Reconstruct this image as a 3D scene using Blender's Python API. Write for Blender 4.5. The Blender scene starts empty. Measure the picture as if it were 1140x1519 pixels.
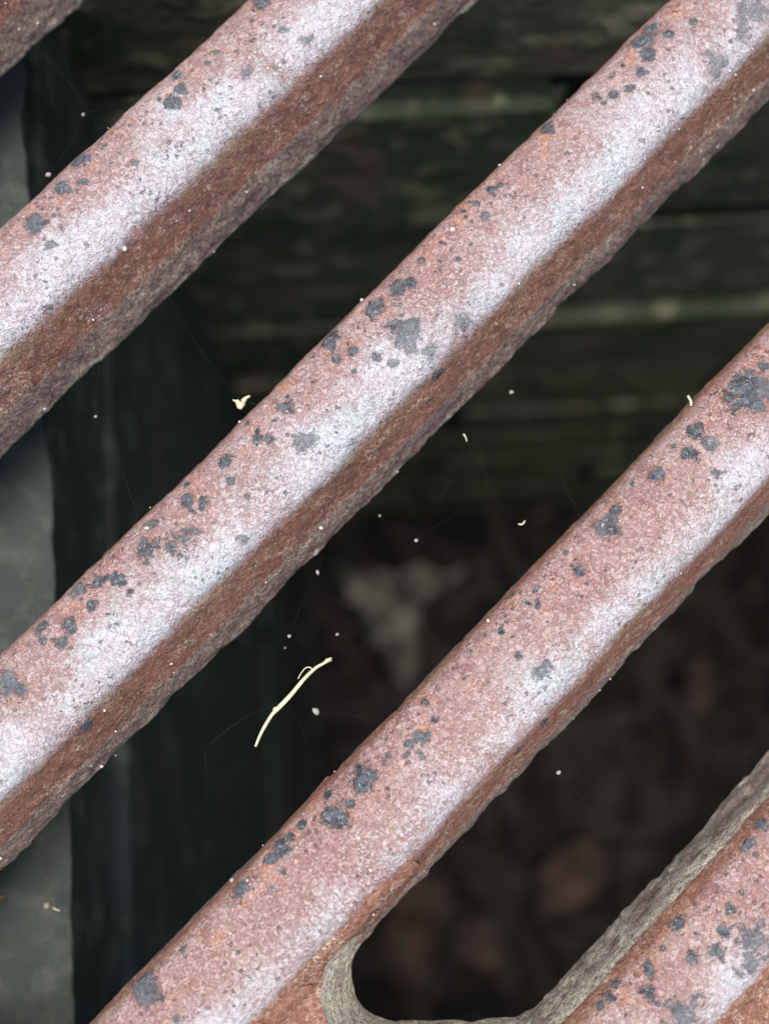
import bpy, bmesh, math, random
import numpy as np
from mathutils import Matrix, Vector

# ---------------------------------------------------------------- camera, sky, sun, exposure
scene = bpy.context.scene
S = 0.045                      # one bar pitch in metres
TX, TY, ROLL = -0.11500, 0.01800, -0.77600
CU, CZ, FPX = 1.5440, 3.3180, 1600.0
PW, PH = 1140.0, 1519.0
def rot_x(a): c, s = math.cos(a), math.sin(a); return np.array([[1,0,0],[0,c,-s],[0,s,c]])
def rot_y(a): c, s = math.cos(a), math.sin(a); return np.array([[c,0,s],[0,1,0],[-s,0,c]])
CAM_R = rot_x(TX) @ rot_y(TY)  # world -> camera
cam_data = bpy.data.cameras.new('camera')
cam = bpy.data.objects.new('camera', cam_data)
scene.collection.objects.link(cam)
mw = Matrix(CAM_R.T.tolist()).to_4x4(); mw.translation = Vector((0, 0, CZ*S))
cam.matrix_world = mw
cam_data.sensor_fit = 'VERTICAL'; cam_data.sensor_height = 36.0
cam_data.lens = FPX/PH*36.0
cam_data.clip_start = 0.005; cam_data.clip_end = 100.0
cam_data.dof.use_dof = True
cam_data.dof.focus_distance = (CZ+0.06)*S
cam_data.dof.aperture_fstop = 10.5
scene.camera = cam

SUN_TILT, SUN_AZ = 6.0, 135.0       # degrees from zenith; direction (from +X, anticlockwise) the sun stands in
world = bpy.data.worlds.new('World'); scene.world = world; world.use_nodes = True
wn = world.node_tree.nodes; wl = world.node_tree.links
bg = wn['Background']; sky = wn.new('ShaderNodeTexSky'); sky.sky_type = 'NISHITA'; sky.sun_disc = False
sky.sun_elevation = math.radians(90-SUN_TILT); sky.sun_rotation = math.radians(90-SUN_AZ)
sky.air_density = 0.85; sky.dust_density = 4.0; sky.ozone_density = 1.0
wl.new(sky.outputs[0], bg.inputs[0]); bg.inputs[1].default_value = 0.12
sun_d = bpy.data.lights.new('sun', 'SUN'); sun_d.energy = 1.5; sun_d.angle = math.radians(45); sun_d.color = (1.0, 0.955, 0.89)
sun = bpy.data.objects.new('sun', sun_d); scene.collection.objects.link(sun)
sd = Vector((math.sin(math.radians(SUN_TILT))*math.cos(math.radians(SUN_AZ)),
             math.sin(math.radians(SUN_TILT))*math.sin(math.radians(SUN_AZ)), math.cos(math.radians(SUN_TILT))))
sun.rotation_euler = sd.to_track_quat('Z', 'Y').to_euler()
scene.view_settings.view_transform = 'Standard'; scene.view_settings.look = 'None'
scene.view_settings.exposure = 0.80; scene.view_settings.gamma = 1.0

# ---------------------------------------------------------------- helpers
CR, SR = math.cos(ROLL), math.sin(ROLL)
def uv_world(u, v):            # grate coordinates (pitches) -> world (pitches)
    a = u-CU
    return CR*a-SR*v, SR*a+CR*v
def world_uv(x, y):
    return CR*x+SR*y+CU, -SR*x+CR*y
def at(px, py, z):             # the point at height z (pitches) seen at a pixel of the 1140x1519 photograph, in pitches
    d = CAM_R.T @ np.array([(px-PW/2)/FPX, (PH/2-py)/FPX, -1.0])
    t = (z-CZ)/d[2]
    return np.array([d[0]*t, d[1]*t, z])
_rs = np.random.RandomState(7); _tab = _rs.rand(64, 64, 64).astype(np.float32)
def vnoise(p):
    i = np.floor(p).astype(int); f = p-i; f = f*f*(3-2*f)
    i0 = i & 63; i1 = (i+1) & 63; r = 0
    for dx in (0, 1):
        wx = f[:,0] if dx else 1-f[:,0]; ix = (i1 if dx else i0)[:,0]
        for dy in (0, 1):
            wy = f[:,1] if dy else 1-f[:,1]; iy = (i1 if dy else i0)[:,1]
            for dz in (0, 1):
                wz = f[:,2] if dz else 1-f[:,2]; iz = (i1 if dz else i0)[:,2]
                r = r+wx*wy*wz*_tab[ix, iy, iz]
    return r*2-1
def fbm(p, freq, octs=3):
    r = 0; a = 1.0
    for o in range(octs):
        r = r+a*vnoise(p*freq+17.3*o); freq *= 2.07; a *= 0.5
    return r
def sstep(a, b, x):
    t = np.clip((x-a)/(b-a), 0, 1); return t*t*(3-2*t)

def link(name, me, mat=None, parent=None, smooth=True):
    o = bpy.data.objects.new(name, me); scene.collection.objects.link(o)
    if mat and not me.materials: me.materials.append(mat)
    if parent: o.parent = parent
    if smooth: me.shade_smooth()
    return o
def mesh_from(name, verts, faces, attrs=None):
    me = bpy.data.meshes.new(name)
    me.from_pydata([tuple(v) for v in verts], [], faces) if not isinstance(faces, np.ndarray) else fast_mesh(me, verts, faces)
    me.update()
    for k, a in (attrs or {}).items():
        at_ = me.attributes.new(k, 'FLOAT', 'POINT'); at_.data.foreach_set('value', np.asarray(a, dtype=np.float32))
    return me
def fast_mesh(me, verts, faces):
    n = len(faces); me.vertices.add(len(verts)); me.vertices.foreach_set('co', np.asarray(verts, dtype=np.float32).ravel())
    me.loops.add(n*4); me.loops.foreach_set('vertex_index', faces.astype(np.int32).ravel())
    me.polygons.add(n); me.polygons.foreach_set('loop_start', np.arange(n, dtype=np.int32)*4)
    me.update(calc_edges=True)
def grid_faces(nr, nc, close=False):
    r = np.arange(nr-1)[:, None]; c = np.arange(nc if close else nc-1)[None, :]; c2 = (c+1) % nc
    return np.stack([r*nc+c, r*nc+c2, (r+1)*nc+c2, (r+1)*nc+c], -1).reshape(-1, 4)
def tag(o, label=None, cat=None, group=None, kind=None):
    if label: o['label'] = label
    if cat: o['category'] = cat
    if group: o['group'] = group
    if kind: o['kind'] = kind
    return o
def empty(name, loc=(0, 0, 0)):
    o = bpy.data.objects.new(name, None); o.location = loc; o.empty_display_size = 0.01
    scene.collection.objects.link(o); return o

# ---------------------------------------------------------------- materials
class NT:
    def __init__(self, name):
        self.m = bpy.data.materials.new(name); self.m.use_nodes = True
        self.t = self.m.node_tree; self.n = self.t.nodes; self.p = self.n['Principled BSDF']
        self.co = self.n.new('ShaderNodeTexCoord').outputs['Object']
    def set(self, sock, v):
        if isinstance(v, bpy.types.NodeSocket): self.t.links.new(v, sock)
        else: sock.default_value = v
    def noise(self, size, detail=3, rough=0.55, dist=0.0, off=None, vec=None):
        n = self.n.new('ShaderNodeTexNoise'); v = vec or self.co
        if off is not None:
            a = self.n.new('ShaderNodeVectorMath'); a.operation = 'ADD'; self.t.links.new(v, a.inputs[0]); a.inputs[1].default_value = (off*.37, off*.11, off*.23); v = a.outputs[0]
        self.t.links.new(v, n.inputs['Vector']); n.inputs['Scale'].default_value = 1/(size*S)
        n.inputs['Detail'].default_value = detail; n.inputs['Roughness'].default_value = rough; n.inputs['Distortion'].default_value = dist
        return n.outputs['Fac']
    def voronoi(self, size, out='Distance', feature='F1'):
        n = self.n.new('ShaderNodeTexVoronoi'); n.feature = feature; self.t.links.new(self.co, n.inputs['Vector']); n.inputs['Scale'].default_value = 1/(size*S)
        return n.outputs[out]
    def math(self, op, a, b=0.0, c=None, clamp=False):
        n = self.n.new('ShaderNodeMath'); n.operation = op; n.use_clamp = clamp
        self.set(n.inputs[0], a); self.set(n.inputs[1], b)
        if c is not None: self.set(n.inputs[2], c)
        return n.outputs[0]
    def ramp(self, x, a, b, lo=0.0, hi=1.0):
        n = self.n.new('ShaderNodeMapRange'); n.interpolation_type = 'SMOOTHSTEP'
        self.set(n.inputs[0], x); self.set(n.inputs[1], a); self.set(n.inputs[2], b); self.set(n.inputs[3], lo); self.set(n.inputs[4], hi)
        return n.outputs[0]
    def mix(self, f, a, b, blend='MIX'):
        n = self.n.new('ShaderNodeMix'); n.data_type = 'RGBA'; n.blend_type = blend
        self.set(n.inputs[0], f)
        for s, v in ((n.inputs[6], a), (n.inputs[7], b)):
            self.set(s, v if isinstance(v, bpy.types.NodeSocket) else (*v, 1.0))
        return n.outputs[2]
    def attr(self, name):
        n = self.n.new('ShaderNodeAttribute'); n.attribute_name = name; return n.outputs['Fac']
    def bump(self, h, dist, strength=1.0, normal=None):
        n = self.n.new('ShaderNodeBump'); n.inputs['Strength'].default_value = strength; n.inputs['Distance'].default_value = dist
        self.t.links.new(h, n.inputs['Height'])
        if normal: self.t.links.new(normal, n.inputs['Normal'])
        return n.outputs[0]
    def done(self, col, rough=0.8, normal=None, spec=0.5, metal=None):
        self.set(self.p.inputs['Base Color'], col if isinstance(col, bpy.types.NodeSocket) else (*col, 1))
        self.set(self.p.inputs['Roughness'], rough); self.set(self.p.inputs['Specular IOR Level'], spec)
        if normal: self.t.links.new(normal, self.p.inputs['Normal'])
        if metal is not None: self.set(self.p.inputs['Metallic'], metal)
        return self.m

def rusty_iron():
    k = NT('rusty_iron')
    top, ridge, wall, lich, spot, left = (k.attr(a) for a in ('top', 'ridge', 'wall', 'lichen', 'spot', 'left')); warm = k.attr('warm')
    big = k.noise(0.30, 4); mid = k.noise(0.085, 4, 0.6); fine = k.noise(0.021, 4, 0.65, 0.6); grain = k.noise(0.013, 3, 0.7, 0.8, off=3)
    worm = k.noise(0.0135, 2, 0.6, 1.5, off=13)
    # bare rust on the flanks
    rust = k.mix(k.ramp(mid, .35, .65), (0.225, 0.104, 0.072), (0.305, 0.148, 0.106))
    rust = k.mix(k.ramp(fine, .52, .66, 0, .65), rust, (0.40, 0.245, 0.185))
    rust = k.mix(k.ramp(worm, .46, .36, 0, .45), rust, (0.115, 0.062, 0.053))
    rust = k.mix(k.ramp(k.noise(0.06, 4, off=5), .54, .66, 0, .35), rust, (0.15, 0.085, 0.078))
    rust = k.mix(k.math('MULTIPLY', warm, .55), rust, k.mix(k.ramp(fine, .42, .58), (0.24, 0.105, 0.068), (0.42, 0.215, 0.135)))
    # weathered upper face, with the ridge sheen and bright glints painted in
    topc = k.mix(k.ramp(big, .35, .65), (0.335, 0.200, 0.178), (0.385, 0.258, 0.242))
    topc = k.mix(k.math('MULTIPLY', warm, .8), topc, k.mix(k.ramp(big, .35, .65), (0.36, 0.185, 0.140), (0.42, 0.255, 0.205)))
    og = k.math('MULTIPLY', k.ramp(k.noise(0.09, 4, 0.65, off=9), .50, .64), k.ramp(left, 0.0, 0.7, .15, 1.0))
    topc = k.mix(k.math('MULTIPLY', og, 0.8), topc, (0.46, 0.20, 0.105))
    redd = k.math('MULTIPLY', k.ramp(k.noise(0.055, 3, off=21), .5, .62), k.ramp(left, 0.1, 1.0, .15, .8))
    topc = k.mix(redd, topc, (0.26, 0.120, 0.095))
    sheen_wear = k.math('ADD', k.math('MULTIPLY', ridge, 0.46), k.math('ADD', k.math('MULTIPLY', fine, .55), k.math('MULTIPLY', k.noise(.30, 4, .6, off=31), 1.15)))
    sheen_col = k.mix(k.ramp(k.noise(.16, 3, off=33), .45, .6), (0.60, 0.575, 0.60), (0.56, 0.625, 0.635))
    topc = k.mix(k.ramp(sheen_wear, .92, 1.42, 0, .95), topc, sheen_col)  # pale ridge highlight painted into the base colour, along with bleached metal
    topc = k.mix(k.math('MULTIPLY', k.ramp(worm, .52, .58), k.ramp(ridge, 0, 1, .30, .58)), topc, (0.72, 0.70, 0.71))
    topc = k.mix(k.math('MULTIPLY', k.ramp(worm, .46, .40), k.ramp(ridge, 0, 1, .44, .40)), topc, (0.165, 0.105, 0.103))
    topc = k.mix(k.math('MULTIPLY', k.ramp(grain, .44, .36), .22), topc, (0.17, 0.12, 0.12))
    # small pits
    pit = k.math('MULTIPLY', k.ramp(k.math('ADD', k.voronoi(0.030), k.math('MULTIPLY', worm, .5)), .50, .40), k.ramp(k.noise(.13, 2, off=41), .50, .58))
    topc = k.mix(k.math('MULTIPLY', pit, .6), topc, (0.12, 0.085, 0.09))
    # boundary between upper face and flank
    tm = k.ramp(k.math('ADD', top, k.math('MULTIPLY', k.math('SUBTRACT', fine, .5), .5)), .22, .85)
    col = k.mix(tm, rust, topc)
    # mossy ochre line just below the arris
    moss = k.math('MULTIPLY', k.ramp(k.math('ABSOLUTE', k.math('SUBTRACT', top, .5)), .46, .1), k.ramp(k.noise(.35, 3, off=51), .46, .62))
    col = k.mix(k.math('MULTIPLY', moss, k.ramp(worm, .42, .55, .0, .45)), col, (0.34, 0.29, 0.17))
    # scaly lower wall
    wm = k.ramp(k.math('ADD', wall, k.math('MULTIPLY', k.math('SUBTRACT', mid, .5), 1.2)), .30, .70)
    wc = k.mix(k.ramp(fine, .40, .58), (0.215, 0.140, 0.115), (0.365, 0.265, 0.225))
    wc = k.mix(k.ramp(worm, .53, .60, 0, .75), wc, (0.42, 0.35, 0.30))
    wc = k.mix(k.ramp(worm, .46, .40, 0, .7), wc, (0.125, 0.080, 0.066))
    col = k.mix(k.math('MULTIPLY', wm, .85), col, wc)
    fl = k.math('MULTIPLY', k.ramp(k.noise(.016, 3, .7, 1.6, off=61), .53, .59), k.math('MULTIPLY', k.ramp(top, .25, .02), k.ramp(k.math('ADD', k.noise(.11, 3, .6, off=63), k.math('MULTIPLY', wall, .05)), .52, .62)))
    fl = k.math('MAXIMUM', fl, k.math('MULTIPLY', k.ramp(grain, .60, .64), k.ramp(top, .4, .1, 0, .6)))
    col = k.mix(k.math('MULTIPLY', fl, .9), col, (0.66, 0.57, 0.43))
    # lichen
    lm = k.ramp(k.math('ADD', lich, k.math('MULTIPLY', k.math('SUBTRACT', mid, .5), .9)), .38, .60)
    lc = k.mix(k.ramp(fine, .38, .56), (0.44, 0.355, 0.26), (0.82, 0.75, 0.565))
    lc = k.mix(k.ramp(worm, .45, .38, 0, .75), lc, (0.13, 0.105, 0.09))
    lc = k.mix(k.math('MULTIPLY', k.ramp(k.noise(.2, 3, off=73), .42, .6), k.ramp(lich, .7, 1.0, .75, .1)), lc, (0.36, 0.27, 0.215))
    col = k.mix(lm, col, lc)
    # remains of black coating / tar
    sf = k.math('ADD', spot, k.math('ADD', k.math('MULTIPLY', k.math('SUBTRACT', k.noise(.045, 3, .6, .8, off=81), .5), 1.7), k.math('MULTIPLY', k.math('SUBTRACT', worm, .5), 1.3)))
    sf = k.math('MULTIPLY', sf, k.ramp(spot, .02, .2))
    sm = k.ramp(sf, .44, .54)
    sc = k.mix(k.ramp(fine, .40, .60), (0.030, 0.038, 0.045), (0.105, 0.125, 0.138))
    sc = k.mix(k.ramp(k.noise(.25, 2, off=85), .5, .62, 0, .6), sc, (0.15, 0.165, 0.175))
    sc = k.mix(k.math('MULTIPLY', ridge, .5), sc, (0.19, 0.21, 0.22))
    sc = k.mix(k.ramp(grain, .60, .66), sc, (0.45, 0.46, 0.44))
    col = k.mix(k.math('MULTIPLY', sm, k.ramp(ridge, .2, 1, .97, .8)), col, sc)
    h = k.math('ADD', k.math('MULTIPLY', fine, 1.0), k.math('ADD', k.math('MULTIPLY', worm, .9), k.math('MULTIPLY', mid, 1.2)))
    h = k.math('ADD', h, k.math('ADD', k.math('MULTIPLY', sm, .2), k.math('MULTIPLY', pit, -.5)))
    nrm = k.bump(h, 0.00042, 1.0)
    rough = k.mix(tm, (.75, .75, .75), (.42, .42, .42)); rough = k.mix(sm, rough, (.40, .40, .40)); rough = k.mix(lm, rough, (.9, .9, .9))
    return k.done(col, rough, nrm, spec=k.math('MULTIPLY_ADD', tm, .4, .25))
IRON = rusty_iron()

def brick_mat(name, c0, c1, moss, pale, red, amt):
    k = NT(name)
    inf = k.n.new('ShaderNodeObjectInfo').outputs['Random']
    geo = k.n.new('ShaderNodeNewGeometry').outputs['Position']
    a = k.noise(.9, 5, .6, vec=geo); b = k.noise(.30, 4, .65, .4, off=5, vec=geo)
    c = k.mix(inf, c0, c1)
    c = k.mix(k.ramp(a, .44, .62), c, moss)
    c = k.mix(k.ramp(b, .52, .66, 0, amt), c, pale)
    c = k.mix(k.ramp(k.noise(.6, 3, off=9, vec=geo), .58, .70, 0, amt), c, red)
    return k.done(c, .8, k.bump(k.math('ADD', a, b), 0.004, .8))
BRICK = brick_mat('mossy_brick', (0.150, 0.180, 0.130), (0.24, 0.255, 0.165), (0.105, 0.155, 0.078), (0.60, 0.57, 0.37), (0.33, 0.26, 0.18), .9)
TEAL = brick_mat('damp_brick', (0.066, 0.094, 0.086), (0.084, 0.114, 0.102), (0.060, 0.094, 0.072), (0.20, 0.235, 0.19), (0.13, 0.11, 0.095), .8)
def mortar_mat():
    k = NT('dark_mortar'); a = k.noise(.3, 4)
    return k.done(k.mix(a, (0.012, 0.014, 0.013), (0.035, 0.036, 0.032)), .95, k.bump(a, .003))
MORTAR = mortar_mat()
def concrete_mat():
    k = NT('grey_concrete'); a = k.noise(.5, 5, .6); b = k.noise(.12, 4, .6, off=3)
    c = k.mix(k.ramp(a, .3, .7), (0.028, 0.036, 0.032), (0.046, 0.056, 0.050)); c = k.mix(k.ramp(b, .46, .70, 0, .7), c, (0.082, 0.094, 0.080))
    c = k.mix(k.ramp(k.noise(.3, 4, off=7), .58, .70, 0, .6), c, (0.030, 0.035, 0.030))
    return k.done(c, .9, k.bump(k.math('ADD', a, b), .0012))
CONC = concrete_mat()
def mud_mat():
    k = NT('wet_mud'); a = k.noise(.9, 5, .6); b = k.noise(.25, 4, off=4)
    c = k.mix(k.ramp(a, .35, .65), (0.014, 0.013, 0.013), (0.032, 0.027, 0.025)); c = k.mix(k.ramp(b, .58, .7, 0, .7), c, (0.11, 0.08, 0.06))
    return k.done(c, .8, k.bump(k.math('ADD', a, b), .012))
MUD = mud_mat()
def plain(name, c1, c2, size=.1, rough=.7, bump=.0003, trans=0):
    k = NT(name); a = k.noise(size, 4, .6)
    m = k.done(k.mix(k.ramp(a, .3, .7), c1, c2), rough, k.bump(a, bump))
    return m
LEAF_GREY = plain('grey_leaf', (0.03, 0.032, 0.03), (0.60, 0.57, 0.49), .6)
LEAF_BROWN = plain('brown_leaf', (0.050, 0.034, 0.031), (0.19, 0.120, 0.100), .8)
LEAF_DARK = plain('rotted_leaf', (0.020, 0.018, 0.018), (0.052, 0.042, 0.038), .7)
STRAW = plain('straw', (0.62, 0.60, 0.36), (0.80, 0.78, 0.56), .05)
CHAFF = plain('chaff', (0.70, 0.56, 0.34), (0.86, 0.78, 0.58), .05)
PALE = plain('pale_speck', (0.78, 0.76, 0.66), (0.90, 0.89, 0.82), .03)
DARKBUG = plain('dark_husk', (0.05, 0.04, 0.03), (0.30, 0.26, 0.20), .05)
SILK = plain('spider_silk', (0.22, 0.23, 0.24), (0.36, 0.37, 0.38), .3, .5, .00001)

# ---------------------------------------------------------------- the pit under the grate
PIT_ROT = math.radians(3.4)
pit = Matrix.Rotation(PIT_ROT, 4, 'Z')
XW, XE, YN, YS, ZT, ZF = -1.29, 10.0, 2.92, -10.0, -0.46, -22.3
def lumpy_brick(seed, L, Hh, D, mat=None):
    bm = bmesh.new(); bmesh.ops.create_cube(bm, size=1)
    r = random.Random(seed)
    for v in bm.verts: v.co = Vector((v.co.x*L, v.co.y*D, v.co.z*Hh))
    bmesh.ops.bevel(bm, geom=bm.edges[:], offset=.09, segments=2, affect='EDGES')
    for v in bm.verts:
        v.co += Vector((r.uniform(-.04, .04), r.uniform(-.04, .04), r.uniform(-.04, .04)))
        v.co *= S
    me = bpy.data.meshes.new('brick'); bm.to_mesh(me); bm.free(); me.materials.append(mat or BRICK); return me
brick_meshes = [lumpy_brick(i, 6.2, 2.03, 1.0) for i in range(5)]
teal_meshes = [lumpy_brick(20+i, 6.25, 2.06, 1.0, TEAL) for i in range(4)]
cap_meshes = [lumpy_brick(40+i, 6.2, 1.2, 1.0) for i in range(3)]
teal_caps = [lumpy_brick(50+i, 6.25, 1.2, 1.0, TEAL) for i in range(3)]
def box_mesh(name, x0, x1, y0, y1, z0, z1, mat):
    bm = bmesh.new(); bmesh.ops.create_cube(bm, size=1)
    for v in bm.verts:
        v.co = Vector((x0 if v.co.x < 0 else x1, y0 if v.co.y < 0 else y1, z0 if v.co.z < 0 else z1))*S
    me = bpy.data.meshes.new(name); bm.to_mesh(me); bm.free(); me.materials.append(mat); return me
def brick_wall(label, origin, ang, length, off, ztop=ZT-.004, c0=-1, meshes=None, relief=1.0):
    """a wall along local +X from origin, pit side is local -Y"""
    root = empty('brick_wall'); root.matrix_world = pit @ Matrix.Translation(Vector(origin)*S) @ Matrix.Rotation(ang, 4, 'Z')
    tag(root, label, 'wall')
    link('mortar_bed', box_mesh('mortar_bed', -.8, length+.8, .075, 1.4, ZF-.6, ztop, MORTAR), None, root, False)
    r = random.Random(int(length*100)+int(ang*10))
    for c in range(c0, 10):
        top = -2.28-2.1*c
        if c == -1: zc, hm = -1.64, (teal_caps if meshes else cap_meshes)
        else: zc, hm = top-1.05, meshes or brick_meshes
        x = -.6-(0 if c % 2 else 3.15)+off
        while x < length+.6:
            b = link('brick', r.choice(hm), None, root, False)
            b.location = Vector((x+3.1, .5+relief*r.uniform(-.045, .03), zc+r.uniform(-.025, .025)))*S
            b.rotation_euler = (relief*r.uniform(-.022, .022), r.uniform(-.01, .01), r.uniform(-.006, .006))
            x += 6.3
    return root
brick_wall('dark algae-stained brick wall with level courses, below the upper right slots', (XW, YN, 0), 0, XE-XW, .15)
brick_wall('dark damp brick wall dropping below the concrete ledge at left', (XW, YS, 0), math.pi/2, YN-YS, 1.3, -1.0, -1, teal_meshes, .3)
brick_wall('unseen brick wall added beyond the right edge to keep stray light out', (XE, YN, 0), -math.pi/2, YN-YS, .4)  # this wall and the next are unseen, added to contain the light
brick_wall('unseen brick wall added beyond the bottom edge to keep stray light out', (XE, YS, 0), math.pi, XE-XW, .7)
# floor
nx, ny = 90, 90
gx, gy = np.meshgrid(np.linspace(XW-1, XE+1, nx), np.linspace(YS-1, YN+1, ny))
P = np.stack([gx.ravel(), gy.ravel(), np.zeros(nx*ny)], 1); P[:, 2] = ZF+.16*fbm(P, .7, 4)
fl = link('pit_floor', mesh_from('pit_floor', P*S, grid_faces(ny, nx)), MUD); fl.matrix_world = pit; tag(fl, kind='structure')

# concrete ledge on the left
def ledge():
    n = 220; ys = np.linspace(-8.5, 3.4, n); ZL = -0.66
    pr = [(-3.2, ZL-.3), (-3.2, ZL)]+[(x, ZL) for x in np.linspace(-2.6, -.04, 30)]+[(-.02, ZL), (-.012, ZL), (-.006, ZL-.004), (0, ZL-.012), (-.012, ZL-.03), (-.03, ZL-.06), (-.07, ZL-.15), (-.12, ZL-.3)]
    V = []
    for y in ys:
        for x, z in pr: V.append((x, y, z))
    V = np.array(V); e = sstep(-.5, -.02, V[:, 0])
    V[:, 2] += .010*fbm(V, 2.0, 4)
    V[:, 0] += e*.022*fbm(np.stack([V[:, 1], V[:, 2]*0, V[:, 2]*0], 1), 3.6, 5)
    edge = np.array([at(px, py, ZL)[:2] for px, py in ((30, 60), (45, 260), (64, 640), (78, 790), (104, 1250), (106, 1519))])
    yo = V[:, 1]; o = np.argsort(edge[:, 1])
    xs = np.interp(yo, edge[o, 1], edge[o, 0]); lo = yo < edge[o[0], 1]; hi = yo > edge[o[-1], 1]
    xs[lo] += (edge[o[0], 1]-yo[lo])*.06; xs[hi] -= (yo[hi]-edge[o[-1], 1])*.03
    V[:, 0] += xs
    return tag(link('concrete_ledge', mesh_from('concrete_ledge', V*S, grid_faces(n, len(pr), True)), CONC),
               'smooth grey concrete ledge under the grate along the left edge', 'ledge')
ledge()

# ---------------------------------------------------------------- the cast iron grate
PROF = np.array([(-.05, -.375), (-.17, -.372), (-.208, -.350), (-.216, -.27), (-.226, -.16), (-.229, -.115), (-.220, -.075), (-.200, -.045), (-.165, -.022),
                 (-.11, -.008), (-.04, 0.0), (.02, -.002), (.065, -.014), (.095, -.034), (.115, -.062), (.140, -.110), (.166, -.165), (.188, -.205),
                 (.206, -.255), (.224, -.315), (.230, -.350), (.205, -.372), (.09, -.376)])
def resample(pr, step):
    q = np.vstack([pr, pr[:1]]); d = np.r_[0, np.cumsum(np.hypot(*np.diff(q, axis=0).T))]
    # Catmull-like smoothing by densify + moving average
    s = np.linspace(0, d[-1], 900, endpoint=False); x = np.interp(s, d, q[:, 0]); y = np.interp(s, d, q[:, 1])
    kx = np.ones(17)/17; pad = lambda a: np.r_[a[-8:], a, a[:8]]
    x = np.convolve(pad(x), kx, 'valid'); y = np.convolve(pad(y), kx, 'valid')
    m = int(d[-1]/step); i = np.linspace(0, 900, m, endpoint=False).astype(int)
    return np.stack([x[i], y[i]], 1)
def prof_top(u):               # height of a bar's upper surface at offset u
    m = (PROF[:, 1] > -.36); a = PROF[m]; a = a[(a[:, 0] > -.2285)]
    o = np.argsort(a[:, 0]); return np.interp(u, a[o, 0], a[o, 1])

# dark spots: x, y, radius in photograph pixels, strength
SPOTS = {0: [(385,5,12),(327,37,12),(260,95,7),(262,112,10),(270,131,12),(256,152,13),(232,125,6),(120,237,14),(95,280,12),(122,272,8),(50,332,14),(75,365,9,.8),(155,217,5),(320,77,6),
             (405,100,7,.8),(455,60,12,.7),(370,105,12,.7),(15,322,6),(75,457,6),(420,45,7,.7),(300,60,5)],
 1: [(965,45,13),(950,62,15),(960,82,11),(952,107,8),(932,132,7),(907,142,9),(886,145,7),(810,187,10),(779,214,11),(742,275,5),(730,283,6),(672,310,8),(720,320,7),(1060,92,19,.9),(1115,15,20,.85),
     (1100,45,15,.75),(990,52,7),(1027,32,5),(585,430,13),(610,420,9),(625,387,6),(687,477,11,.9),(555,457,15),(600,494,22),(609,516,13,.9),(616,484,9),(492,502,12),(500,531,8),(521,521,7),(558,531,8),
     (583,537,7),(516,474,8),(634,521,13,.8),(395,592,13),(425,607,11),(382,652,8),(400,652,8),(367,628,5),(382,640,5),(450,652,17,.75),(315,667,10),(335,682,10),(275,717,5),(342,712,5),(277,742,9),
     (302,744,11,.8),(225,777,8),(230,750,5),(272,800,22,.8),(220,815,15,.9),(160,822,10),(175,857,10),(145,862,7),(115,875,12),(137,897,8),(62,930,10),(102,930,11),(65,949,6),(92,952,8),(10,1015,16),
     (35,942,6),(360,802,9,.8),(485,512,8),(127,1075,14,.95),(30,1022,12,.8),(650,555,12,.7)],
 2: [(1112,582,29),(1132,545,9),(1032,640,14),(1052,657,12),(1027,672,12),(972,707,12),(912,757,7),(900,781,16),(860,847,9),(802,994,12,.9),(797,895,6),(742,937,5),(1062,704,7,.8),(622,1033,7),
     (575,1075,8),(622,1095,12,.9),(607,1103,6),(577,1120,5),(602,1120,5),(805,1068,7),(770,1110,9,.9),(645,1065,5),(532,1118,11),(542,1155,18),(500,1210,18),(487,1180,6),(422,1245,13),(400,1275,7),
     (357,1319,10),(270,1409,6),(215,1465,18),(235,1425,9),(180,1488,8),(520,1193,5),(440,1220,6),(455,1203,6)],
 3: [(1105,1213,10),(1090,1238,8),(987,1358,11),(957,1394,5),(927,1432,10),(962,1438,10),(912,1460,7),(887,1458,7),(1027,1420,10),(1062,1415,12,.8),(1115,1400,25,.8),(1110,1430,16,.75),(1085,1350,8),
     (1077,1380,10,.9),(1010,1503,24,.8),(1030,1490,14,.75),(880,1480,6),(1105,1258,5)]}
rsp = random.Random(3)
for k_, (ya, yb) in {0: ((360, 0), (0, 330)), 1: ((980, 0), (0, 965)), 2: ((1110, 507), (135, 1519)), 3: ((1140, 1185), (880, 1490))}.items():
    for i in range((40, 90, 75, 25)[k_]):
        t = rsp.random(); w_ = abs(rsp.gauss(0, 1))*48+10
        x = ya[0]+(yb[0]-ya[0])*t+w_*.71; y = ya[1]+(yb[1]-ya[1])*t+w_*.71
        SPOTS[k_].append((x, y, rsp.uniform(2.0, 5.0), rsp.uniform(.62, .95)))
Y_END = at(660, 1515, -.36)[1]          # slots end on this line
grate = empty('iron_grate', (0, 0, 0))
tag(grate, 'rusty cast iron drain grate with thick diagonal bars over a dark pit', 'grate')
PROF_WIDE = PROF.copy()
PROF_WIDE[2:8] = [(-.213, -.350), (-.217, -.27), (-.217, -.16), (-.215, -.115), (-.206, -.075), (-.188, -.043)]
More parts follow.
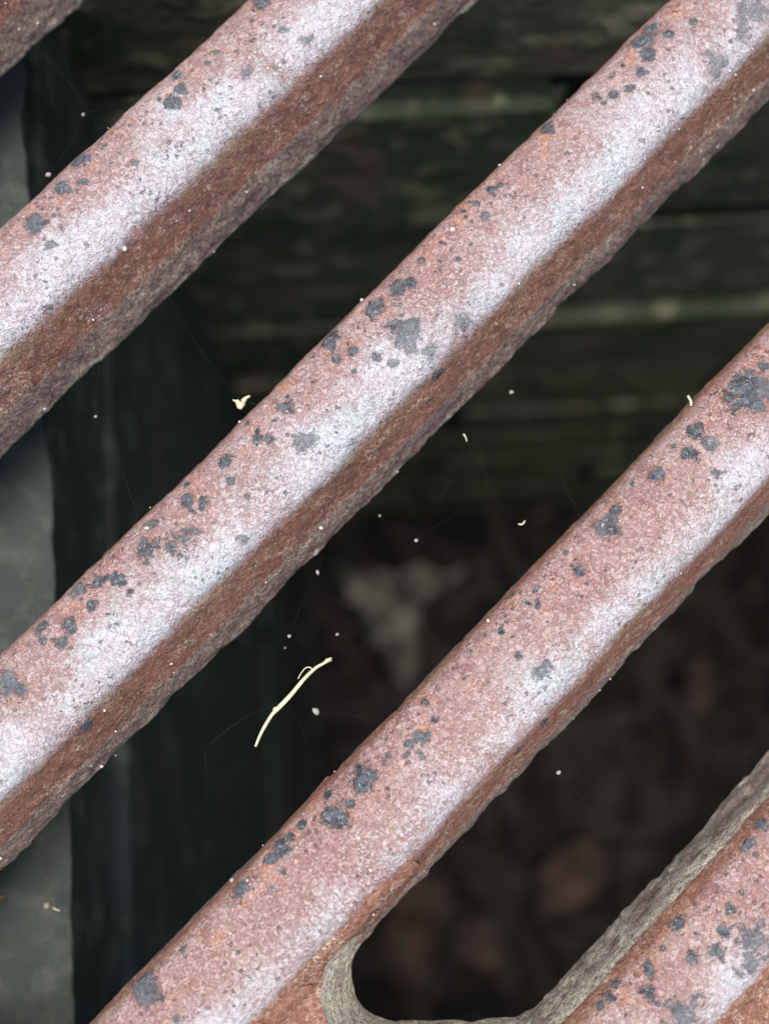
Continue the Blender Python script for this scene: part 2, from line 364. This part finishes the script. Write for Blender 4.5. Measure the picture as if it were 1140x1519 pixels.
def bar(k, dense):
    step = .0085 if dense else .03; stepv = .0068 if dense else .06
    pr = resample(PROF if k < 3 else PROF_WIDE, step)
    Y0, Y1 = Y_END-.75, 3.05
    a = k-CU; v0 = (Y0-SR*a)/CR; v1 = (Y1-SR*a)/CR
    v0 = max(v0, (-2.9-CR*a)/(-SR))
    if k == -1: v1 = min(v1, 1.2)
    n = max(int((v1-v0)/stepv), 8); vs = np.linspace(v0, v1, n); m = len(pr)
    t = np.roll(pr, -1, 0)-np.roll(pr, 1, 0); t /= np.hypot(t[:, 0], t[:, 1])[:, None]; nr = np.stack([-t[:, 1], t[:, 0]], 1)
    if (nr*(pr-np.array([0, -.2]))).sum() < 0: nr = -nr
    u = np.tile(pr[:, 0], n); z = np.tile(pr[:, 1], n); v = np.repeat(vs, m)
    nu = np.tile(nr[:, 0], n); nz = np.tile(nr[:, 1], n)
    P = np.stack([u+k*3.1, v, z], 1)
    low = sstep(-.17, -.34, z)
    d = .007*fbm(P, 3.2, 2)+(.0028+.0026*low)*fbm(P, 24, 3)+low*.0055*fbm(P+5, 9, 2)
    sp = np.zeros(len(P))
    for q in SPOTS.get(k, ()):
        x, y, r = q[:3]; st = q[3] if len(q) > 3 else 1.0
        w = at(x, y, -.03); su, sv = world_uv(w[0], w[1]); su -= k; zz = prof_top(su)
        w = at(x, y, zz); su, sv = world_uv(w[0], w[1]); su -= k; zz = prof_top(su)
        rr = r/482.0*1.12
        idx = np.where(np.abs(v-sv) < rr*1.9)[0]
        dd = np.sqrt((u[idx]-su)**2+(v[idx]-sv)**2+(z[idx]-zz)**2)
        sp[idx] = np.maximum(sp[idx], (st-.04)*np.clip(1.08-.62*dd/rr, 0, 1.0))
    d += .003*sstep(.3, .6, sp)
    X, Y = uv_world(u+nu*d+k, v); Z = z+nz*d
    side = u+.12*(z+.05)
    top = sstep(.148, .078, u)*sstep(-.150, -.095, z)*sstep(*((-.236, -.196) if k < 3 else (-.215, -.165)), u)
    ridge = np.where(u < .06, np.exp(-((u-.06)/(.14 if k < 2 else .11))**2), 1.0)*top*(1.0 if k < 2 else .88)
    left = sstep(-.06, -.19, u)
    wall = np.where(u > 0, sstep(-.175, -.225, z), sstep(-.10, -.16, z))
    lich = np.zeros(len(P))
    if k >= 3: lich = np.where(u < 0, sstep(-.085, -.110, z)*(.92-.40*sstep(-.125, -.19, z)+.25*sstep(-.28, -.34, z)), 0)
    else: lich = np.where(u > 0, sstep(-.26, -.345, z)*.55, 0)
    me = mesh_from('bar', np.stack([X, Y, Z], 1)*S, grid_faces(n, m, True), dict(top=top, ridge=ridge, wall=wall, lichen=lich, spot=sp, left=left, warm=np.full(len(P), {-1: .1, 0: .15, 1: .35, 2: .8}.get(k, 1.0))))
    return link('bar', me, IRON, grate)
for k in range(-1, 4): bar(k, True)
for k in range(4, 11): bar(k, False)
Y_RIB = Y_END-.62                       # unseen mirrored bars below a middle rib, added to let light into the pit
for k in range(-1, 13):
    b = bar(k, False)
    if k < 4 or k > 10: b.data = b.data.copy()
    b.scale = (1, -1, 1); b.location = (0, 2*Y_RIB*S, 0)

# the cross rib: flat web the bars run into, with a rounded end for every slot
RIM_LOW = [(640,1288),(600,1325),(570,1357),(549,1388),(533,1408),(524,1428),(521,1450),(524,1472),(533,1492),(548,1508),(570,1517),(610,1519),(680,1518),(735,1516),(770,1511),(803,1490),(820,1471),(838,1453),(870,1418),(905,1376)]
RIM_TOP = [(622,1280),(582,1322),(552,1355),(528,1386),(503,1409),(487,1427),(478,1450),(476,1474),(481,1502),(497,1530),(525,1552),(600,1560),(690,1560),(760,1556),(812,1541),(842,1513),(856,1493),(876,1468),(908,1428),(938,1392)]
def rim_curve(pts, z, n=260):
    w = np.array([at(x, y, z)[:2] for x, y in pts]); d = np.r_[0, np.cumsum(np.hypot(*np.diff(w, axis=0).T))]
    s = np.linspace(0, d[-1], n); c = np.stack([np.interp(s, d, w[:, 0]), np.interp(s, d, w[:, 1])], 1)
    for _ in range(12): c[1:-1] = (c[:-2]+2*c[1:-1]+c[2:])/4
    return c
def smax(a, b, k):
    h = np.clip(.5+.5*(a-b)/k, 0, 1); return b*(1-h)+a*h+k*h*(1-h)
def web_end():
    n = 260; lo = rim_curve(RIM_LOW, -.36, n); hi = rim_curve(RIM_TOP, -.125, n)
    rows = []; zs = []; wal = []
    for j, f in enumerate(np.linspace(-.15, 1, 26)):
        g = max(f, 0)
        rows.append(lo+(hi-lo)*(g**1.15)); zs.append(np.full(n, -.36+.235*g if f >= 0 else -.36+f*.2)); wal.append(np.full(n, 1.0))
    cen = np.array(at(690, 1400, -.125)[:2])
    d = hi-cen; d /= np.hypot(d[:, 0], d[:, 1])[:, None]
    d[:, 1] = np.minimum(d[:, 1], d[:, 1]*.6-.1); d /= np.hypot(d[:, 0], d[:, 1])[:, None]
    u_hi = world_uv(hi[:, 0], hi[:, 1])[0]
    for j, f in enumerate(np.linspace(0, 1, 46)[1:]):
        rows.append(hi+d*(f**1.3)*np.where(u_hi < 2.45, .38, .45)[:, None]); zs.append(np.full(n, -.115)); wal.append(np.full(n, max(0, 1-f*12)))
    P = np.concatenate(rows); z = np.concatenate(zs); wal = np.concatenate(wal); nr = len(rows)
    u, v = world_uv(P[:, 0], P[:, 1])
    flat = np.arange(len(P)) >= 26*n
    zb = np.maximum(np.where(np.abs(u-2) < .23, prof_top(np.clip(u-2, -.22, .23)), -.4), np.where(np.abs(u-3) < .2285, prof_top(np.clip(u-3, -.2280, .22)), -.4))
    z2 = smax(zb, z, .13)+.003
    z2 = z2-.05*sstep(2.125, 2.07, u)-.05*sstep(2.785, 2.82, u); z2 = np.where((u < 1.80) | (u > 3.2), -.3, z2)
    z = np.where(flat, z2, z)
    Q = np.stack([P[:, 0], P[:, 1], z], 1)
    z = z+.004*fbm(Q, 20, 3)*np.where(flat, .6, 1.2)
    off = .008*fbm(Q+9, 14, 3)*(wal)
    X = P[:, 0]+off; Y = P[:, 1]-off*.7
    one = np.zeros(len(P))
    lich = np.where(flat, wal*.55, .62+.45*sstep(.0, 1, np.tile(sstep(30, 70, np.arange(n))*sstep(245, 190, np.arange(n)), nr)))
    lich = np.where(np.tile(np.arange(n), nr) < 48, lich*.35, lich)
    me = mesh_from('slot_end', np.stack([X, Y, z], 1)*S, grid_faces(nr, n), dict(top=one, ridge=one, wall=one, lichen=lich, spot=one, left=one, warm=one+1))
    return link('slot_end', me, IRON, grate)
first_end = web_end()
for i in (-2, -1, 1, 2, 3, 4, 5):
    c = first_end.copy(); scene.collection.objects.link(c); c.parent = grate; c.location = (i/CR*S, (i*.085 if i < 0 else 0)*S, 0)
def rim_plate(x0, x1, y0, y1, zt=-.14, zb=-.39):
    bm = bmesh.new(); bmesh.ops.create_cube(bm, size=1)
    for v in bm.verts: v.co = Vector((x0 if v.co.x < 0 else x1, y0 if v.co.y < 0 else y1, zt if v.co.z > 0 else zb))*S
    bmesh.ops.bevel(bm, geom=bm.edges[:], offset=.02*S, segments=2, affect='EDGES')
    me = bpy.data.meshes.new('frame_plate'); bm.to_mesh(me); bm.free()
    return link('frame_plate', me, IRON, grate, False)
rim_plate(-3.3, 10.4, 2*Y_RIB-Y_END+.16, Y_END-.16)
rim_plate(-3.3, 10.4, 2*Y_RIB-4.2, 2*Y_RIB-3.0)
rim_plate(-3.3, 10.4, -12, 2*Y_RIB-4.2)  # unseen plate added to cover the rest of the pit from light
rim_plate(-3.3, 10.4, 3.0, 4.2)
rim_plate(-3.9, -2.75, -1.6, 3.1)
rim_plate(9.3, 10.5, Y_END-.2, 3.05)

# ---------------------------------------------------------------- leaves on the pit floor
def leaf_mesh(name, outline, curl, seed, mat):
    """outline: list of (x, y) in pitches round the leaf; a ridge-and-lobe surface with a curled rim and midrib"""
    r = np.random.RandomState(seed); o = np.array(outline, float); c = o.mean(0); n = len(o); rings = 7
    t = np.linspace(0, 1, 5, endpoint=False); fine = []
    for i in range(n):
        a, b = o[i], o[(i+1) % n]
        for q in t: fine.append(a+(b-a)*q)
    o = np.array(fine); n = len(o)
    o = (np.roll(o, 1, 0)+2*o+np.roll(o, -1, 0))/4
    o = c+(o-c)*(1+.10*r.randn(n))[:, None]
    V = [(c[0], c[1], 0)]; 
    for j in range(1, rings+1):
        f = j/rings
        for p in o: V.append((c[0]+(p[0]-c[0])*f, c[1]+(p[1]-c[1])*f, 0))
    V = np.array(V); R = np.hypot(V[:, 0]-c[0], V[:, 1]-c[1])
    V[:, 2] = curl*(R/R.max())**2+.26*fbm(V+seed, 1.7, 3)
    F = [(0, 1+i, 1+(i+1) % n) for i in range(n)]
    for j in range(rings-1):
        for i in range(n):
            a = 1+j*n; F.append((a+i, a+n+i, a+n+(i+1) % n, a+(i+1) % n))
    me = mesh_from(name, V*S, F); me.materials.append(mat); return me
def px_leaf(pts, z, curl, seed, mat, label, stem=None):
    w = np.array([at(x, y, z) for x, y in pts]); c = w.mean(0); w = c+(w-c)*(1.28 if mat == LEAF_BROWN else 1.06)
    root = empty('dead_leaf', tuple(c*S)); tag(root, label, 'leaf', 'dead leaves lying on the pit floor')
    bl = link('blade', leaf_mesh('blade', w[:, :2]-c[:2], curl, seed, mat), None, root)
    so = bl.modifiers.new('thickness', 'SOLIDIFY'); so.thickness = .0006
    if stem:
        q = [at(x, y, z)-c for x, y in stem]; tube('stem', [(p[0], p[1], .05+.1*i) for i, p in enumerate(q)], [.05, .04, .03][:len(q)], mat, root)
    return root
def tube(name, pts, rad, mat, parent=None, sides=6, sub=6):
    P = np.array(pts, float); n = len(P); rad = np.interp(np.linspace(0, 1, n), np.linspace(0, 1, len(rad)), rad)
    if n > 2 and sub > 1:                       # Catmull-Rom
        q = []; rr = []
        for i in range(n-1):
            p0, p1, p2, p3 = P[max(i-1, 0)], P[i], P[i+1], P[min(i+2, n-1)]
            for t in np.linspace(0, 1, sub, endpoint=False):
                q.append(.5*((2*p1)+(p2-p0)*t+(2*p0-5*p1+4*p2-p3)*t*t+(3*p1-p0-3*p2+p3)*t**3)); rr.append(rad[i]+(rad[i+1]-rad[i])*t)
        q.append(P[-1]); rr.append(rad[-1]); P = np.array(q); rad = np.array(rr); n = len(P)
    T = np.gradient(P, axis=0); T /= np.linalg.norm(T, axis=1)[:, None]
    A = np.cross(T, (0.1, .2, 1.0)); A /= np.linalg.norm(A, axis=1)[:, None]; B = np.cross(T, A)
    V = []
    for i in range(n):
        for s in range(sides):
            a = 2*math.pi*s/sides; V.append(P[i]+rad[i]*(math.cos(a)*A[i]+math.sin(a)*B[i]))
    F = [tuple(f) for f in grid_faces(n, sides, True)]+[tuple(range(sides))[::-1], tuple(range((n-1)*sides, n*sides))]
    if name is None: return np.array(V), F
    return link(name, mesh_from(name, np.array(V)*S, F), mat, parent)
ZL = ZF+.55
px_leaf([(514,852),(545,846),(590,852),(640,848),(698,850),(662,868),(632,884),(622,910),(620,950),(618,988),(602,1004),(580,985),(558,955),(540,915),(522,885)], ZL+.5, .35, 3, LEAF_GREY,
        'pale grey lobed leaf on the pit floor beside the third bar', [(598,905),(560,880),(525,850)])
px_leaf([(800,1310),(835,1270),(860,1250),(885,1270),(888,1305),(868,1330),(840,1345),(815,1335)], ZL, .25, 5, LEAF_BROWN, 'rounded reddish brown leaf in the middle of the lowest slot', [(850,1290),(868,1255),(872,1228)])
px_leaf([(590,1330),(625,1310),(655,1335),(650,1380),(635,1420),(620,1455),(600,1460),(588,1430),(575,1385)], ZL+.3, .3, 7, LEAF_BROWN, 'long brown leaf lowest at the rounded slot end', [(620,1380),(632,1320),(650,1290)])
px_leaf([(668,1395),(690,1365),(720,1375),(738,1405),(722,1425),(690,1420)], ZL+.1, .2, 9, LEAF_BROWN, 'small brown leaf right of the long brown leaf in lowest slot')
px_leaf([(770,1405),(785,1420),(815,1450),(835,1465),(825,1475),(795,1455),(772,1430),(764,1412)], ZL, .1, 11, LEAF_DARK, 'narrow curled dark leaf close to the lichened slot edge')
px_leaf([(1018,1000),(1035,985),(1050,1005),(1045,1035),(1028,1050),(1015,1030)], ZL+.4, .2, 13, LEAF_BROWN, 'small tan leaf at the upper right of the lowest slot')
px_leaf([(770,790),(800,775),(835,785),(838,815),(810,825),(780,815)], ZL+.2, .2, 15, LEAF_DARK, 'dark brown leaf against the foot of the brick wall')
px_leaf([(930,1150),(960,1130),(985,1150),(980,1185),(950,1195),(930,1180)], ZL+.1, .2, 17, LEAF_DARK, 'dark rotted leaf under the right end of the lowest slot')
rl = random.Random(4); LV = []; LF = []
for i in range(420):
    cx, cy = rl.uniform(XW, XE), rl.uniform(YS, YN); L = rl.uniform(.25, .7); w = L*rl.uniform(.3, .55); a = rl.uniform(0, 6.28); ti = rl.uniform(-.4, .4); b0 = len(LV); zc = ZF+.12+rl.uniform(0, .35)
    for (p, q, h) in ((-L, 0, 0), (-L*.3, w, .06), (L*.45, w*.8, .05), (L, 0, .1), (L*.4, -w*.8, .05), (-L*.35, -w, .07), (0, 0, -.02)):
        LV.append((cx+p*math.cos(a)-q*math.sin(a), cy+p*math.sin(a)+q*math.cos(a), zc+h+ti*q*.6))
    LF += [(b0+6, b0+j, b0+(j+1) % 6) for j in range(6)]
ll = link('leaf_litter', mesh_from('leaf_litter', np.array(LV)*S, LF), LEAF_DARK); ll.matrix_world = pit
tag(ll, 'dark rotting leaf litter covering the pit floor', 'leaf litter', kind='stuff')

# ---------------------------------------------------------------- spider silk and what hangs in it
def silk(label, strands, seed):
    V = []; F = []
    for a, b, za, zb, rad in strands:
        p, q = at(*a, za), at(*b, zb); m = (p+q)/2; m[2] -= .02*np.linalg.norm(q-p); m[:2] += np.array([-(q-p)[1], (q-p)[0]])*.03
        vv, ff = tube(None, [p, m, q], [rad], None, sides=3, sub=5); o = len(V); V += list(vv); F += [tuple(i+o for i in f) for f in ff]
    return tag(link('spider_web', mesh_from('spider_web', np.array(V)*S, F), SILK), label, 'spider web')
R1 = .00005
def lerp(a, b, t): return (a[0]+(b[0]-a[0])*t, a[1]+(b[1]-a[1])*t)
rw = random.Random(12)
def slot_strands(n, A0, A1, B0, B1, zA, zB):
    out = []
    for i in range(n):
        s, t = rw.random(), rw.random(); t = .65*s+.35*t
        out.append((lerp(A0, A1, s), lerp(B0, B1, t), zA+rw.uniform(-.06, .06), zB+rw.uniform(-.04, .04), R1*rw.uniform(.45, .9)))
    return out
st = [((690,648),(640,770),-.18,-.2,R1),((690,648),(735,745),-.18,-.2,R1),((690,648),(688,560),-.18,-.3,R1),((735,745),(690,755),-.2,-.2,R1),((735,745),(775,775),-.2,-.2,R1),((775,775),(860,775),-.2,-.12,R1),
       ((303,1113),(360,1066),-.2,-.2,R1*1.5),((303,1113),(305,1190),-.2,-.2,R1),((360,1066),(440,1035),-.2,-.18,R1),((305,1118),(285,1105),-.2,-.28,R1),((430,1050),(455,1100),-.18,-.2,R1),
       ((380,1107),(330,1150),-.16,-.2,R1),((490,978),(640,930),-.16,-.2,R1),((468,1056),(440,1035),-.18,-.18,R1),((468,1056),(560,1070),-.18,-.12,R1),((429,944),(471,849),-.2,-.25,R1),((471,849),(480,820),-.25,-.3,R1),
       ((429,944),(400,900),-.2,-.3,R1),((500,941),(429,944),-.2,-.2,R1),((617,802),(563,765),-.2,-.25,R1),((617,802),(690,755),-.2,-.2,R1),((563,765),(555,742),-.25,-.3,R1),((758,582),(770,530),-.2,-.3,R1),((758,582),(860,770),-.2,-.12,R1)]
silk('faint spider web spanning the slot around the pale straw', st, 1)
st = slot_strands(1, (520,190), (60,610), (700,280), (180,790), -.28, -.12)
st += [((142,618),(150,530),-.2,-.3,R1),((142,618),(205,770),-.2,-.12,R1),((360,597),(250,440),-.1,-.3,R1),((360,597),(380,600),-.1,-.1,R1)]
silk('faint spider silk across the slot beside the yellow bud scale', st, 2)
silk('few silk threads crossing the uppermost slot at left', [((124,170),(90,40),-.2,-.3,R1),((124,170),(200,145),-.2,-.1,R1),((124,170),(72,260),-.2,-.1,R1),((60,75),(150,195),-.3,-.1,R1)], 3)
silk('few silk threads crossing the lowest slot below the third bar', [((828,1146),(770,1145),-.2,-.3,R1),((828,1146),(960,1310),-.2,-.15,R1),((700,1225),(900,1380),-.3,-.15,R1*.7)], 3)

# straw
sp_ = [(379,1107,4.0),(388,1086,5.5),(402,1062,6.0),(414,1049,8.0),(432,1030,7.5),(452,1006,6.5),(468,991,5.5),(480,984,4.5),(490,978,2.5)]
c0 = at(430, 1035, -.15); straw = empty('dry_straw', tuple(c0*S)); tag(straw, 'pale yellow curved straw caught in the web between two bars', 'straw')
tube('stalk', [at(x, y, -.15+.01*math.sin(i))-c0 for i, (x, y, r) in enumerate(sp_)], [r*.43/460 for _, _, r in sp_], STRAW, straw, 8)
tube('curled_fibre', [at(x, y, -.13)-c0 for x, y in ((463,993),(459,990),(453,991),(447,998),(442,1007))], [.0022, .0018, .0014], STRAW, straw, 5)
for e in (((474,988),(482,981),(484,977)), ((478,985),(486,978),(492,976)), ((480,984),(487,981),(492,979)), ((414,1049),(408,1050),(405,1053)), ((466,993),(468,990),(469,988))):
    tube('frayed_tip', [at(x, y, -.148)-c0 for x, y in e], [.0035, .003, .0018], STRAW, straw, 5)
# bud scale
c0 = at(358, 598, -.08); bud = empty('bud_scale', tuple(c0*S)); tag(bud, 'yellow papery bud scale hanging at the upper edge of the second full bar', 'bud scale')
def chip(name, pts, z, h, mat, parent, c):
    w = np.array([at(x, y, z)-c for x, y in pts]); n = len(w); m = w.mean(0); V = list(w)+list(w-np.array([0, 0, h]))+[m+np.array([0, 0, h*.9]), m-np.array([0, 0, h*1.4])]
    F = [(i, (i+1) % n, n+(i+1) % n, n+i) for i in range(n)]+[((i+1) % n, i, 2*n) for i in range(n)]+[(n+i, n+(i+1) % n, 2*n+1) for i in range(n)]
    return link(name, mesh_from(name, np.array(V)*S, F), mat, parent)
chip('husk', [(349,594),(353,592),(357,596),(362,595),(364,598),(360,604),(357,607),(352,605),(350,600)], -.08, .012, CHAFF, bud, c0)
chip('flap', [(357,593),(364,588),(370,586),(371.5,588),(366,592),(363,598),(359,597)], -.07, .007, STRAW, bud, c0)
tube('point', [at(352,596,-.08)-c0, at(348,594.5,-.075)-c0, at(345.5,593,-.07)-c0], [.006, .004, .0015], CHAFF, bud, 5)
# crumbs and specks
def crumb_mesh(seed, mat):
    bm = bmesh.new(); bmesh.ops.create_icosphere(bm, subdivisions=2, radius=1); r = np.random.RandomState(seed)
    co = np.array([v.co for v in bm.verts]); d = fbm(co+seed*3.3, 1.3, 2)
    for v, q in zip(bm.verts, d): v.co *= (1+.35*q)
    me = bpy.data.meshes.new('speck'); bm.to_mesh(me); bm.free(); me.materials.append(mat); return me
cm = [crumb_mesh(i, PALE) for i in range(4)]+[crumb_mesh(9, CHAFF)]
def speck(name, x, y, z, r, m, label, cat, group=None, sc=(1, .8, .8), rz=0.7):
    o = link(name, cm[m]); o.location = at(x, y, z)*S; o.scale = tuple(r*1.05/470*S*s for s in sc); o.rotation_euler = (.3, .2, rz); return tag(o, label, cat, group)
speck('seed_crumb', 468.5, 1056, -.18, 5.4, 1, 'pale lumpy seed crumb just right of the straw', 'seed', sc=(.85, 1.1, .8))
speck('seed_crumb', 758, 582, -.2, 3.4, 4, 'tan seed crumb below the lower edge of the middle bar', 'seed')
speck('seed_crumb', 471, 849, -.2, 3.2, 0, 'pale oblong seed near the lower edge of the middle bar', 'seed', sc=(.7, 1.2, .8), rz=.2)
speck('seed_crumb', 828, 1146, -.2, 3.4, 2, 'single white speck hanging in the lowest slot', 'speck')
speck('seed_crumb', 124, 170, -.2, 2.6, 3, 'white speck in the dark slot at the upper left', 'speck')
speck('seed_crumb', 72, 259, -.06, 4.0, 0, 'white grain on the upper edge of the first full bar', 'grain')
speck('seed_crumb', 142, 618, -.2, 2.4, 2, 'white speck in the slot left of the yellow bud scale', 'speck')
speck('seed_crumb', 344, 1306, -.09, 3.6, 1, 'white grain on the upper edge of the third full bar', 'grain')
for x, y, r, lb in ((429,944,3.0,'pale speck above the straw, larger of a close pair'),(500,941,2.4,'small pale speck just above the upper tip of the straw'),
                    (617,802,3.2,'round white speck in the slot above the pale grey leaf'),(563,765,1.8,'minute speck close under the middle bar, left of the round white speck'),
                    (423,961,1.5,'faintest speck above the straw, under its larger neighbour')):
    speck('seed_crumb', x, y, -.2, r, int(x) % 4, lb, 'speck', 'pale specks in the web above the straw')
def bent(label, pts, rad, z, mat=STRAW):
    w = [at(x, y, z) for x, y in pts]; return tag(tube('plant_fibre', w, rad, mat, None, 6), label, 'fibre')
bent('tiny hooked fibre in the slot near the third bar', [(768,777),(772,778),(776,776),(778,772)], [.0018, .0035, .0018], -.2)
bent('tiny hair-like fibre hanging below the middle bar', [(687,644),(690,648),(692,655)], [.003, .0025, .0012], -.2)
bent('short pale stalk sticking up from the upper edge of the third bar', [(1024,602),(1024,596),(1021,590),(1019,587)], [.004, .0045, .004], -.07)
hk = empty('insect_husk', tuple(at(75, 1343, -.55)*S)); tag(hk, 'small mottled insect husk in front of the concrete ledge', 'insect')
for i, (dx, r, m) in enumerate(((-5, 4.2, 0), (2, 4.0, 1), (6, 3.2, 2))):
    b = link('body_segment', crumb_mesh(30+i, DARKBUG if i else CHAFF), None, hk); b.scale = (r/420*S,)*3; b.location = Vector((dx/420, .002*i, 0))*S
tube('leg', [(.01, -.008, 0), (.02, -.016, -.005), (.03, -.02, -.01)], [.003, .002], CHAFF, hk, 4)
silk('single thread carrying the insect husk by the ledge', [((-60,1360),(75,1343),-.5,-.55,R1),((75,1343),(260,1405),-.55,-.14,R1)], 5)
# loose grit sticking to the bars
gr = random.Random(5); GV = []; GF = []
base = bmesh.new(); bmesh.ops.create_icosphere(base, subdivisions=1, radius=1); bv = np.array([v.co[:] for v in base.verts]); bf = [[v.index for v in f.verts] for f in base.faces]; base.free()
for i in range(300):
    k = gr.choice((-1, 0, 0, 1, 1, 1, 2, 2, 3)); v = gr.uniform(-2.4, 3.2)
    j = gr.choice(range(4, 20)); f = gr.random(); a, b = PROF[j], PROF[j+1]; q = a+(b-a)*f
    x, y = uv_world(k+q[0]*1.01, v); r = gr.uniform(.0022, .0048) if gr.random() < .8 else gr.uniform(.005, .0075); o = len(GV)
    if not (-2 < x < 2 and -1.5 < y < 2.6): continue
    jt = np.array([gr.uniform(.7, 1.3) for _ in range(3)])
    GV += list(bv*r*jt+np.array([x, y, q[1]+.003])); GF += [tuple(t+o for t in f_) for f_ in bf]
tag(link('grit', mesh_from('grit', np.array(GV)*S, GF), PALE), 'pale sand grains stuck to the rusty bars', 'grit', kind='stuff')
